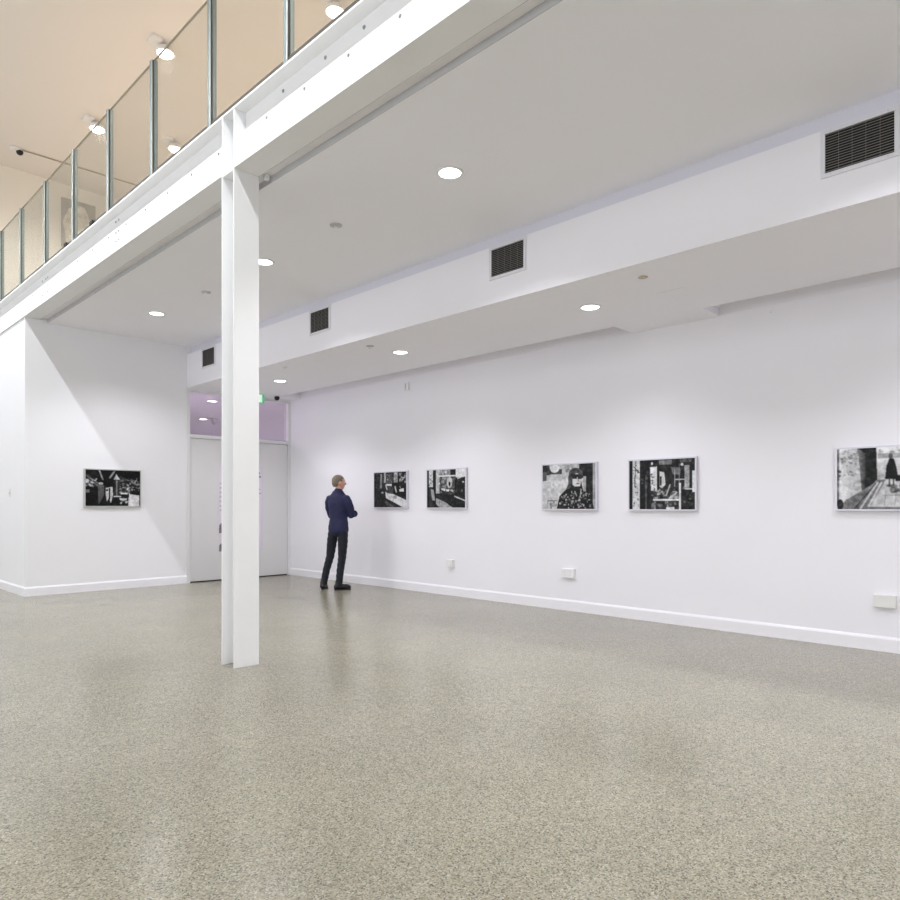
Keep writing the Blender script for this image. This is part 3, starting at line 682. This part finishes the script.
def art_passage():     # walker in a dark coat at the mouth of an underpass
    A = Art(0.62, seed=16)
    A.grad([(0.40, 0), (1.0, 0), (1.0, 0.45), (0.40, 0.45)], 0.92, 0.70, 1, 0.03)
    A.rect(0.42, 0.10, 1.0, 0.18, 0.45, 0.8, 0.08); A.blots(0.42, 0.05, 1.0, 0.24, 30, 0.015, 0.35, 0.7, 0.7)
    A.rect(0.665, 0, 0.685, 0.4, 0.3); A.rect(0.69, 0.2, 1.0, 0.4, 0.4, n=0.1)
    A.grad([(0.0, 0.0), (0.24, 0), (0.30, 0.85), (0.0, 1.0)], 0.90, 0.60, 0, 0.06); A.blots(0.05, 0.02, 0.28, 0.45, 60, 0.012, 0.15, 0.6, 0.5); A.blots(0.05, 0.4, 0.28, 0.8, 26, 0.014, 0.4, 0.8, 0.4)
    A.rect(0, 0, 0.025, 0.9, 0.35, n=0.1); A.blots(0, 0.35, 0.03, 0.6, 8, 0.014, 0.1, 0.3)
    A.poly([(0.21, 0.0), (0.405, 0.0), (0.415, 0.52), (0.36, 0.60), (0.28, 0.74), (0.28, 0.2)], 0.06, n=0.02); A.grad([(0.22, 0.0), (0.30, 0.1), (0.30, 0.70), (0.26, 0.74)], 0.4, 0.08, 0, 0.02)
    A.poly([(0.10, 0.84), (0.36, 0.60), (0.42, 0.52), (0.50, 0.52), (0.32, 1.0), (0.0, 1.0)], 0.35, n=0.07)
    A.line(0.42, 0.56, 0.24, 1.0, 0.02, 0.7); A.line(0.46, 0.56, 0.31, 1.0, 0.02, 0.75); A.line(0.40, 0.58, 0.18, 1.0, 0.012, 0.15)
    A.poly([(0.50, 0.52), (1, 0.52), (1, 1), (0.34, 1)], 0.70, n=0.04)
    for x in (0.5, 0.6, 0.72, 0.86): A.line(x, 0.7, x-0.02, 1.0, 0.005, 0.4)
    A.line(0.46, 0.77, 1.0, 0.77, 0.006, 0.35); A.rect(0.3, 0.96, 1, 1.0, 0.3)
    A.blots(0.52, 0.62, 0.80, 0.72, 26, 0.025, 0.08, 0.35)
    A.poly([(0.53, 0.19), (0.575, 0.19), (0.60, 0.32), (0.62, 0.50), (0.585, 0.52), (0.49, 0.51), (0.505, 0.3)], 0.03); A.ell(0.545, 0.15, 0.022, 0.04, 0.18); A.rect(0.59, 0.46, 0.64, 0.55, 0.03)
    A.rect(0.525, 0.50, 0.54, 0.62, 0.15); A.rect(0.565, 0.50, 0.58, 0.62, 0.15); A.rect(0.71, 0.44, 1.0, 0.5, 0.85); A.rect(0.66, 0.5, 1.0, 0.56, 0.3)
    A.ell(0.035, 0.92, 0.035, 0.09, 0.08, 1, 0.05)
    return A

def print_mat():
    m = bpy.data.materials.new('black_and_white_print'); m.use_nodes = True
    nt = m.node_tree; b = nt.nodes['Principled BSDF']
    a = nt.nodes.new('ShaderNodeVertexColor'); a.layer_name = 'tone'
    nt.links.new(a.outputs['Color'], b.inputs['Base Color'])
    b.inputs['Roughness'].default_value = 0.35; b.inputs['Specular IOR Level'].default_value = 0.2
    return m
M_print = print_mat()
PW, PH, PD, PF = 0.777, 0.558, 0.043, 0.014
def picture(art, loc, rotz, fm, label):
    """hangs on a wall; local -y is the viewing side, local x to the viewer's right"""
    t = thing('framed_photograph', label, 'framed photograph', loc, None, rotz)
    bm = bmesh.new(); w, h = PW/2, PH/2
    box(bm, -w, w, -PD, 0, h-PF, h, 0.0015); box(bm, -w, w, -PD, 0, -h, -h+PF, 0.0015)
    box(bm, -w, -w+PF, -PD, 0, -h+PF, h-PF, 0.0015); box(bm, w-PF, w, -PD, 0, -h+PF, h-PF, 0.0015)
    obj('frame', bm, fm, t)
    A = art(); A.finish()
    iw, ih = w-PF, h-PF
    nx, ny = A.w, A.h
    verts, faces, cols = [], [], []
    for j in range(ny):
        for i in range(nx):
            verts.append((-iw+2*iw*i/(nx-1), -PD+0.002, ih-2*ih*j/(ny-1)))
            # photographic tone, sRGB-like value to reflectance
            g = max(0.0, min(1.0, A.c[j][i])); g = 0.003+0.92*max(0.0, g-0.035)**1.5
            cols += [g, g*1.0, g*1.03, 1.0]
    for j in range(ny-1):
        for i in range(nx-1):
            a = j*nx+i; faces.append((a, a+nx, a+nx+1, a+1))
    n0 = len(verts)   # solid board behind the print surface
    for (x, z) in ((-iw, ih), (iw, ih), (iw, -ih), (-iw, -ih)): verts.append((x, -0.004, z)); cols += [0.6, 0.6, 0.6, 1]
    faces.append((n0, n0+1, n0+2, n0+3))
    me = bpy.data.meshes.new('photo_print'); me.from_pydata(verts, [], faces); me.update()
    ca = me.color_attributes.new('tone', 'FLOAT_COLOR', 'POINT'); ca.data.foreach_set('color', cols)
    me.materials.append(M_print)
    o = bpy.data.objects.new('photo_print', me); C.objects.link(o); o.parent = t
    return t
ZP = 1.476
pa = picture(art_arcade, (3.722, YB, ZP+0.035), 0, M_frameb, 'framed black and white photograph of strollers round a pillar, alone on the end wall')
pa.scale = (1.03, 1, 1)
R = -PI/2   # local -y points to -x
picture(art_carriage, (XR, 7.890, ZP+0.015), R, M_frame, 'framed photograph of a narrow dark interior with a pale bench, nearest the standing man')
picture(art_kitchen, (XR, 6.694, ZP+0.012), R, M_frame, 'framed photograph of a bright shop interior, second from the man')
picture(art_woman, (XR, 4.646, ZP), R, M_frame, 'framed photograph of a woman in sunglasses and spotted coat')
picture(art_market, (XR, 3.466, ZP), R, M_frame, 'framed photograph of a cluttered workshop with dark posts')
picture(art_passage, (XR-0.008, 1.405, ZP+0.008), R, M_frame, 'framed photograph of a dark coated walker by a rough wall, at the right edge')

# ------------------------------------------------------------------ wall boxes
def outlet(y, z, w, h, x, label, m=M_plast):
    t = thing('power_outlet', label, 'outlet', (x, y, z), 'outlet boxes low on the picture wall')
    bm = bmesh.new(); box(bm, -0.036, 0, -w/2, w/2, -h/2, h/2, 0.004); obj('box', bm, m, t)
    bm = bmesh.new(); box(bm, -0.041, -0.036, -w/2+0.006, w/2-0.006, -h/2+0.006, h/2-0.006, 0.0015); pl = obj('cover_plate', bm, m, t)
    for s in (-1, 1):
        bm = bmesh.new()
        if w > 0.13:
            box(bm, -0.043, -0.041, s*w*0.25-0.011, s*w*0.25+0.011, 0.012, 0.034)
            obj('rocker_switch', bm, M_plast2, pl); bm = bmesh.new()
        box(bm, -0.0418, -0.0409, s*w*0.22-0.011, s*w*0.22+0.011, -0.026, -0.006, 0.0003); obj('socket', bm, M_plast2, pl)
    return t
outlet(6.625, 0.443, 0.135, 0.118, XR, 'small square outlet box under the second picture')
outlet(4.655, 0.445, 0.175, 0.112, XR, 'white double outlet box under the picture of the woman')
outlet(1.415, 0.432, 0.165, 0.112, XR-0.008, 'cream outlet box low on the wall at the right edge', M_plast2)
t = thing('wall_sensor', 'small pale sensor box high on the picture wall beside the soffit', 'sensor', (XR, 7.535, 3.02))
bm = bmesh.new(); box(bm, -0.022, 0, -0.04, 0.04, -0.06, 0.06, 0.005); obj('housing', bm, M_plast, t)
bm = bmesh.new(); box(bm, -0.026, -0.022, 0.012, 0.028, -0.045, 0.045, 0.002); obj('window_strip', bm, M_grey, t)
t = thing('light_switch', 'small white switch on the return wall at far left', 'switch', (XL, 11.49, 1.434))
bm = bmesh.new(); box(bm, -0.008, 0, -0.04, 0.04, -0.06, 0.06, 0.003); pl = obj('plate', bm, M_plast2, t)
bm = bmesh.new(); box(bm, -0.013, -0.008, -0.012, 0.012, -0.02, 0.02, 0.002); obj('rocker', bm, M_grey, t)
t = thing('wall_stud', 'tiny white stud high on the nearer picture wall by the slot', 'stud', (XR-0.008, 2.36, 3.10))
bm = bmesh.new(); cyl(bm, (0, 0, 0), (-1, 0, 0), 0.010, 0.007, 0.02, 16); obj('head', bm, M_plast, t)

# ------------------------------------------------------------------ person
def tube(bm, pts, rad, n=20):
    """closed loft through pts; rad = list of (rx, ry) or r; ends rounded. ring plane is normal to the path, rx along local side, ry along local front"""
    P = [Vector(p) for p in pts]
    rad = [(r, r) if not isinstance(r, tuple) else r for r in rad]
    rings = []
    m = len(P)
    def frame(i):
        t = (P[min(i+1, m-1)]-P[max(i-1, 0)]).normalized()
        ref = Vector((1, 0, 0)) if abs(t.x) < 0.92 else Vector((0, 0, 1))
        side = t.cross(ref).normalized(); front = side.cross(t).normalized()
        return t, side, front
    seq = []
    t, s, f = frame(0)
    for a in (0.35, 0.75): seq.append((P[0]-t*min(rad[0])*(1-a)*0.9, rad[0][0]*math.sin(a*PI/2), rad[0][1]*math.sin(a*PI/2), s, f))
    for i in range(m):
        t, s, f = frame(i); seq.append((P[i], rad[i][0], rad[i][1], s, f))
    for a in (0.75, 0.35): seq.append((P[-1]+t*min(rad[-1])*(1-a)*0.9, rad[-1][0]*math.sin(a*PI/2), rad[-1][1]*math.sin(a*PI/2), s, f))
    for c, rx, ry, s, f in seq:
        rings.append([bm.verts.new(c+s*rx*math.cos(2*PI*k/n)+f*ry*math.sin(2*PI*k/n)) for k in range(n)])
    for a, b in zip(rings, rings[1:]):
        for k in range(n): bm.faces.new([a[k], a[(k+1) % n], b[(k+1) % n], b[k]])
    bm.faces.new(rings[0][::-1]); bm.faces.new(rings[-1])

def ball(bm, c, r, rot=None):
    M = Matrix.Translation(c) @ (rot or Matrix()) @ Matrix.Diagonal((r[0], r[1], r[2], 1))
    bmesh.ops.create_uvsphere(bm, u_segments=28, v_segments=18, radius=1, matrix=M)

def fuse(name, bm, m, voxel, smooth, parent, fn=None):
    bmesh.ops.recalc_face_normals(bm, faces=bm.faces[:])
    me = bpy.data.meshes.new(name); bm.to_mesh(me); bm.free()
    o = bpy.data.objects.new(name, me); C.objects.link(o)
    r = o.modifiers.new('r', 'REMESH'); r.mode = 'VOXEL'; r.voxel_size = voxel
    s = o.modifiers.new('s', 'SMOOTH'); s.factor = 0.5; s.iterations = smooth
    dg = bpy.context.evaluated_depsgraph_get()
    me2 = bpy.data.meshes.new_from_object(o.evaluated_get(dg))
    me2.name = name
    o.modifiers.clear(); o.data = me2; bpy.data.meshes.remove(me)
    for p in me2.polygons: p.use_smooth = True
    me2.materials.clear(); me2.materials.append(m)
    if fn:
        for v in me2.vertices: v.co = fn(v.co.copy())
    if parent: o.parent = parent
    return o

# local frame: +x is where he faces, +y his left, z up
SH = 1.40
FL, FR = Vector((-0.10, 0.135, 0)), Vector((0.10, -0.125, 0))
legL = [(0.0, 0.088, 0.93), (-0.005, 0.125, 0.72), (-0.010, 0.158, 0.49), (-0.055, 0.192, 0.29), (-0.090, 0.222, 0.09)]
legR = [(0.0, -0.088, 0.93), (0.006, -0.080, 0.72), (0.006, -0.068, 0.49), (-0.022, -0.056, 0.29), (-0.047, -0.046, 0.09)]
armL = [(-0.01, 0.150, 1.372), (0.0, 0.188, 1.31), (0.03, 0.212, 1.22), (0.07, 0.215, 1.115), (0.145, 0.16, 1.125), (0.195, 0.04, 1.155), (0.195, -0.06, 1.185)]
armR = [(-0.01, -0.150, 1.372), (0.0, -0.186, 1.31), (0.035, -0.200, 1.22), (0.070, -0.195, 1.115), (0.165, -0.17, 1.14), (0.24, -0.04, 1.17), (0.245, 0.06, 1.20)]

bm = bmesh.new()
for L in (legL, legR):
    tube(bm, L, [0.078, 0.070, 0.052, 0.050, 0.034])
    a = Vector(L[-1]); yw = 0.45 if L is legL else -0.70; dv = Vector((math.cos(yw), math.sin(yw), 0)); tube(bm, [a-dv*0.03+Vector((0, 0, -0.045)), a+dv*0.04+Vector((0, 0, -0.055)), a+dv*0.11+Vector((0, 0, -0.06))], [0.024, 0.025, 0.020])
tube(bm, [(0, 0, 0.90), (0, 0, 0.99), (0.005, 0, 1.10), (0.0, 0, 1.22), (-0.005, 0, 1.33), (-0.01, 0, 1.41), (-0.008, 0, 1.455)],
     [(0.13, 0.092), (0.132, 0.095), (0.122, 0.095), (0.148, 0.112), (0.150, 0.108), (0.128, 0.085), (0.07, 0.06)], 28)
tube(bm, [(-0.008, 0, 1.42), (0.008, 0, 1.50), (0.015, 0, 1.56)], [(0.06, 0.06), (0.052, 0.056), (0.05, 0.055)])
for A_ in (armL, armR): tube(bm, A_, [0.055, 0.05, 0.043, 0.038, 0.036, 0.03, 0.024])
# head (built apart, then turned to his right)
body_bm = bm
HC = Vector((0.012, 0, 0)); HT = Matrix.Translation(HC) @ Matrix.Rotation(math.radians(-34), 4, 'Z') @ Matrix.Translation(-HC)
bm = bmesh.new()
ball(bm, (0.010, 0, 1.625), (0.093, 0.074, 0.093))
ball(bm, (0.045, 0, 1.575), (0.055, 0.053, 0.066))
ball(bm, (0.060, 0, 1.530), (0.030, 0.032, 0.020))       # chin
tube(bm, [(0.098, 0, 1.625), (0.110, 0, 1.60), (0.117, 0, 1.582)], [0.009, 0.011, 0.013], 12)   # nose
ball(bm, (0.088, 0, 1.640), (0.016, 0.055, 0.008))       # brow
for s in (-1, 1):
    ball(bm, (0.010, s*0.076, 1.600), (0.018, 0.009, 0.030))   # ears
bmesh.ops.transform(bm, matrix=HT, verts=bm.verts[:])
_tmp = bpy.data.meshes.new('tmp'); bm.to_mesh(_tmp); bm.free(); bm = body_bm; bm.from_mesh(_tmp); bpy.data.meshes.remove(_tmp)
# hands: right hand rests on the left upper arm, left hand tucks under the right arm
def hand(bm, w, d, up, thumb_s):
    w, d, up = Vector(w), Vector(d).normalized(), Vector(up).normalized()
    nrm = d.cross(up)
    tube(bm, [w, w+d*0.04, w+d*0.085], [(0.024, 0.016), (0.036, 0.015), (0.038, 0.013)], 16)
    for k, (o_, ln) in enumerate(((0.030, 0.070), (0.010, 0.078), (-0.010, 0.072), (-0.029, 0.057))):
        b0 = w+d*0.080+up*o_
        tube(bm, [b0, b0+d*ln*0.5, b0+d*ln*0.80+nrm*thumb_s*0.012, b0+d*ln+nrm*thumb_s*0.030], [0.0088, 0.0084, 0.0080, 0.0070], 10)
    b0 = w+d*0.02+up*0.028
    tube(bm, [b0, b0+d*0.025+up*0.022, b0+d*0.055+up*0.030], [0.0115, 0.0105, 0.0085], 10)
hand(bm, (0.245, 0.075, 1.205), (-0.35, 1, 0.25), (0, -0.2, 1), -1)
hand(bm, (0.195, -0.075, 1.19), (-0.45, -1, 0.1), (0, 0.1, 1), 1)
bm_body = bm
person = fuse('person', bm_body, M_skin, 0.0055, 3, None)
tag(person, 'man in navy jacket and dark jeans standing with folded arms facing the pictures', 'person')
# jacket
bm = bmesh.new()
tube(bm, [(0, 0, 0.885), (0, 0, 0.95), (0.003, 0, 1.06), (0.0, 0, 1.20), (-0.004, 0, 1.32), (-0.010, 0, 1.405), (-0.006, 0, 1.455)],
     [(0.166, 0.130), (0.165, 0.130), (0.145, 0.120), (0.158, 0.130), (0.170, 0.128), (0.150, 0.104), (0.100, 0.080)], 32)
tube(bm, [(-0.010, 0, 1.43), (-0.002, 0, 1.475), (0.004, 0, 1.492)], [(0.074, 0.076), (0.062, 0.066), (0.060, 0.064)], 24)  # collar
for A_ in (armL, armR): tube(bm, A_[:-1] + [tuple(Vector(A_[-2]).lerp(Vector(A_[-1]), 0.85))], [0.066, 0.066, 0.060, 0.056, 0.054, 0.046, 0.038])
ball(bm, (-0.004, 0.140, 1.372), (0.062, 0.066, 0.052)); ball(bm, (-0.004, -0.140, 1.372), (0.062, 0.066, 0.052))
def folds(v):
    k = 0.0010*math.sin(v.z*70+v.y*45)+0.0012*math.sin(v.z*38-v.x*50+v.y*33+2)
    r = Vector((v.x, v.y, 0)); 
    return v+(r.normalized()*k if r.length > 1e-4 else Vector())
jk = fuse('jacket', bm, M_jack, 0.008, 3, person, folds)
bm = bmesh.new(); box(bm, -0.1315, -0.128, -0.0015, 0.0015, 0.90, 1.05); obj('back_vent', bm, M_dark, jk)
# trousers
bm = bmesh.new()
tube(bm, [(0, 0, 0.86), (0, 0, 0.93), (0.0, 0, 1.0)], [(0.142, 0.104), (0.144, 0.106), (0.138, 0.104)], 28)
for L in (legL, legR): tube(bm, L[:-1] + [(L[-1][0]+0.004, L[-1][1], 0.075)], [0.078, 0.076, 0.061, 0.055, 0.052])
fuse('trousers', bm, M_jean, 0.008, 3, person, lambda v: v+Vector((0.002*math.sin(v.z*80), 0.002*math.cos(v.z*70+v.x*40), 0)))
# shoes
for L, yaw in ((legL, 0.45), (legR, -0.70)):
    a = Vector((L[-1][0], L[-1][1], 0))
    bm = bmesh.new()
    def q(x, z, y=0): 
        c, s = math.cos(yaw), math.sin(yaw); return (a.x+x*c-y*s, a.y+x*s+y*c, z)
    tube(bm, [q(-0.050, 0.045), q(0.0, 0.052), q(0.065, 0.046), q(0.125, 0.038), q(0.165, 0.030)], [(0.036, 0.040), (0.041, 0.045), (0.046, 0.040), (0.048, 0.034), (0.036, 0.026)], 20)
    tube(bm, [q(-0.01, 0.06), q(-0.005, 0.115)], [(0.045, 0.05), (0.044, 0.048)], 20)
    sh = fuse('shoe', bm, M_shoe, 0.006, 2, person, lambda v: Vector((v.x, v.y, max(v.z, 0.006))))
    bm = bmesh.new()
    N = 28; lo_ = []; hi_ = []
    for k in range(N):
        t_ = 2*PI*k/N; px = 0.058+0.130*math.cos(t_); py = (0.045+0.008*math.cos(t_))*math.sin(t_)
        lo_.append(bm.verts.new(q(px, 0.0, py))); hi_.append(bm.verts.new(q(px, 0.014, py)))
    for k in range(N): bm.faces.new([lo_[k], lo_[(k+1) % N], hi_[(k+1) % N], hi_[k]])
    bm.faces.new(lo_[::-1]); bm.faces.new(hi_)
    obj('sole', bm, M_black, sh)
# hair
bm = bmesh.new()
ball(bm, (-0.002, 0, 1.640), (0.096, 0.080, 0.088)); ball(bm, (-0.035, 0, 1.605), (0.062, 0.070, 0.070))
def hairline(v):
    # pull the front and lower parts inside the skull so the hair ends at forehead, temples and nape
    lim = 1.665 if v.x > 0.05 else (1.60 if v.x > 0.0 else 1.545)
    if v.z < lim or v.x > 0.082:
        c = Vector((0.0, 0, 1.61)); return HT @ (c+(v-c)*0.86)
    return HT @ (v+Vector((0, 0, 0.0015*math.sin(v.x*300)+0.0015*math.cos(v.y*260))))
fuse('hair', bm, M_hair, 0.006, 2, person, hairline)
for s in (-1, 1):
    bm = bmesh.new(); ball(bm, (0.0905, s*0.030, 1.620), (0.011, 0.013, 0.009)); bmesh.ops.transform(bm, matrix=HT, verts=bm.verts[:]); e = obj('eye', bm, M_eye, person, True)
    bm = bmesh.new(); ball(bm, (0.0990, s*0.030, 1.620), (0.004, 0.0055, 0.0055)); bmesh.ops.transform(bm, matrix=HT, verts=bm.verts[:]); obj('iris', bm, M_black, e, True)
bm = bmesh.new(); ball(bm, (0.094, 0, 1.556), (0.008, 0.024, 0.006)); bmesh.ops.transform(bm, matrix=HT, verts=bm.verts[:]); obj('mouth', bm, M_lip, person, True)
person.location = (6.076, 8.290, 0.0)
person.rotation_euler = (0, 0, math.radians(12))
person.scale = (0.99, 0.99, 0.99)

# ------------------------------------------------------------------ hall strip lights (outside the frame, real lamps of the hall)
E_STRIP = 18.5      # W per metre
XPEND, ZPEND = 1.229, 6.0
def area(name, loc, sx, sy, power, col, parent=None, spread=PI):
    l = bpy.data.lights.new(name, 'AREA'); l.shape = 'RECTANGLE'; l.size = sx; l.size_y = sy; l.energy = power; l.color = col; l.spread = spread
    o = bpy.data.objects.new(name, l); C.objects.link(o); o.location = loc
    if parent: o.parent = parent
    return o
k = 0
for y0 in (-8.6, -4.45, -0.3, 3.85, 8.0, 12.15, 16.3):
    ln = 4.0 if y0 < 16 else 3.6
    lb = 'white linear pendant lamp hung over the double height hall'
    t = thing('linear_pendant', lb, 'light', (XPEND, y0+ln/2, ZPEND), 'linear pendants of the hall')
    bm = bmesh.new(); box(bm, -0.05, 0.05, -ln/2, ln/2, 0.005, 0.07, 0.004); obj('housing', bm, M_plast, t)
    bm = bmesh.new(); box(bm, -0.04, 0.04, -ln/2+0.02, ln/2-0.02, -0.002, 0.005); obj('diffuser', bm, M_tube, t)
    for s in (-1, 1):
        bm = bmesh.new(); cyl(bm, (0, s*ln*0.4, 0.07), 'z', 0.003, 0.003, ZU-ZPEND-0.07, 8); obj('wire', bm, M_alu, t)
    area('pendant_light', (0, 0, -0.004), 0.07, ln-0.04, E_STRIP*ln, (0.92, 0.96, 1.0), t)

for a, b in WY:      # added fill lamps outside the tall windows, standing in for daylight
    l = area('window_fill', (-7.3, (a+b)/2, 3.15), b-a, 4.4, 168, (0.90, 0.91, 1.0))
    l.rotation_euler = (PI/2, 0, -PI/2)
# downlight beams
def spot(loc, power, ang, blend, col, rad=0.07):
    l = bpy.data.lights.new('spot_beam', 'SPOT'); l.energy = power; l.spot_size = math.radians(ang); l.spot_blend = blend; l.color = col; l.shadow_soft_size = rad
    o = bpy.data.objects.new('spot_beam', l); C.objects.link(o); o.location = loc
    return o
WD = (0.955, 0.945, 1.0)
for y in (-7.3, -4.55, -1.82, 0.92, 3.665, 6.40, 9.14): spot((3.735, y, ZC-0.02), 130, 136, 0.6, WD)
for y in (-7.3, -4.6, -1.87, 0.87, 3.61, 6.35, 9.12): spot((5.597, y, ZS-0.02), 58, 130, 0.7, WD)
# upper floor lamps (warm)
for x in (3.565, 4.63):
    for y in (-6, -2.2, 2.1, 6.366, 8.467, 10.8):
        spot((x, y, ZU-0.17), 100, 165, 0.6, (1.0, 0.92, 0.86), 0.08)
for loc in ((10.5, 13.4, 3.15), (4.4, 12.1, 3.15), (10.5, 17.5, 3.15), (4.4, 14.5, 3.15)): spot(loc, 230, 160, 0.6, (0.97, 0.95, 1), 0.12)  # lobby fill lamps, added away from the visible lobby lights

w = bpy.data.worlds.new('world'); S.world = w; w.use_nodes = True
w.node_tree.nodes['Background'].inputs['Color'].default_value = (0.8, 0.9, 1.0, 1); w.node_tree.nodes['Background'].inputs['Strength'].default_value = 0.2

# ------------------------------------------------------------------ camera
cam = bpy.data.cameras.new('camera'); co = bpy.data.objects.new('camera', cam); C.objects.link(co)
co.location = (0, 0, 1.25); co.rotation_euler = (PI/2, 0, math.radians(-45.55))
cam.sensor_fit = 'HORIZONTAL'; cam.sensor_width = 36; cam.lens = 36*680.3/900
cam.shift_x = 0; cam.shift_y = (505.66-450)/900
cam.clip_start = 0.05; cam.clip_end = 100
S.camera = co
S.view_settings.view_transform = 'Standard'; S.view_settings.look = 'None'; S.view_settings.gamma = 1; S.view_settings.use_curve_mapping = False
S.view_settings.exposure = 0.18
S.cycles.max_bounces = 10; S.cycles.diffuse_bounces = 8; S.cycles.transparent_max_bounces = 12
S.cycles.use_denoising = True
S.cycles.sample_clamp_indirect = 8
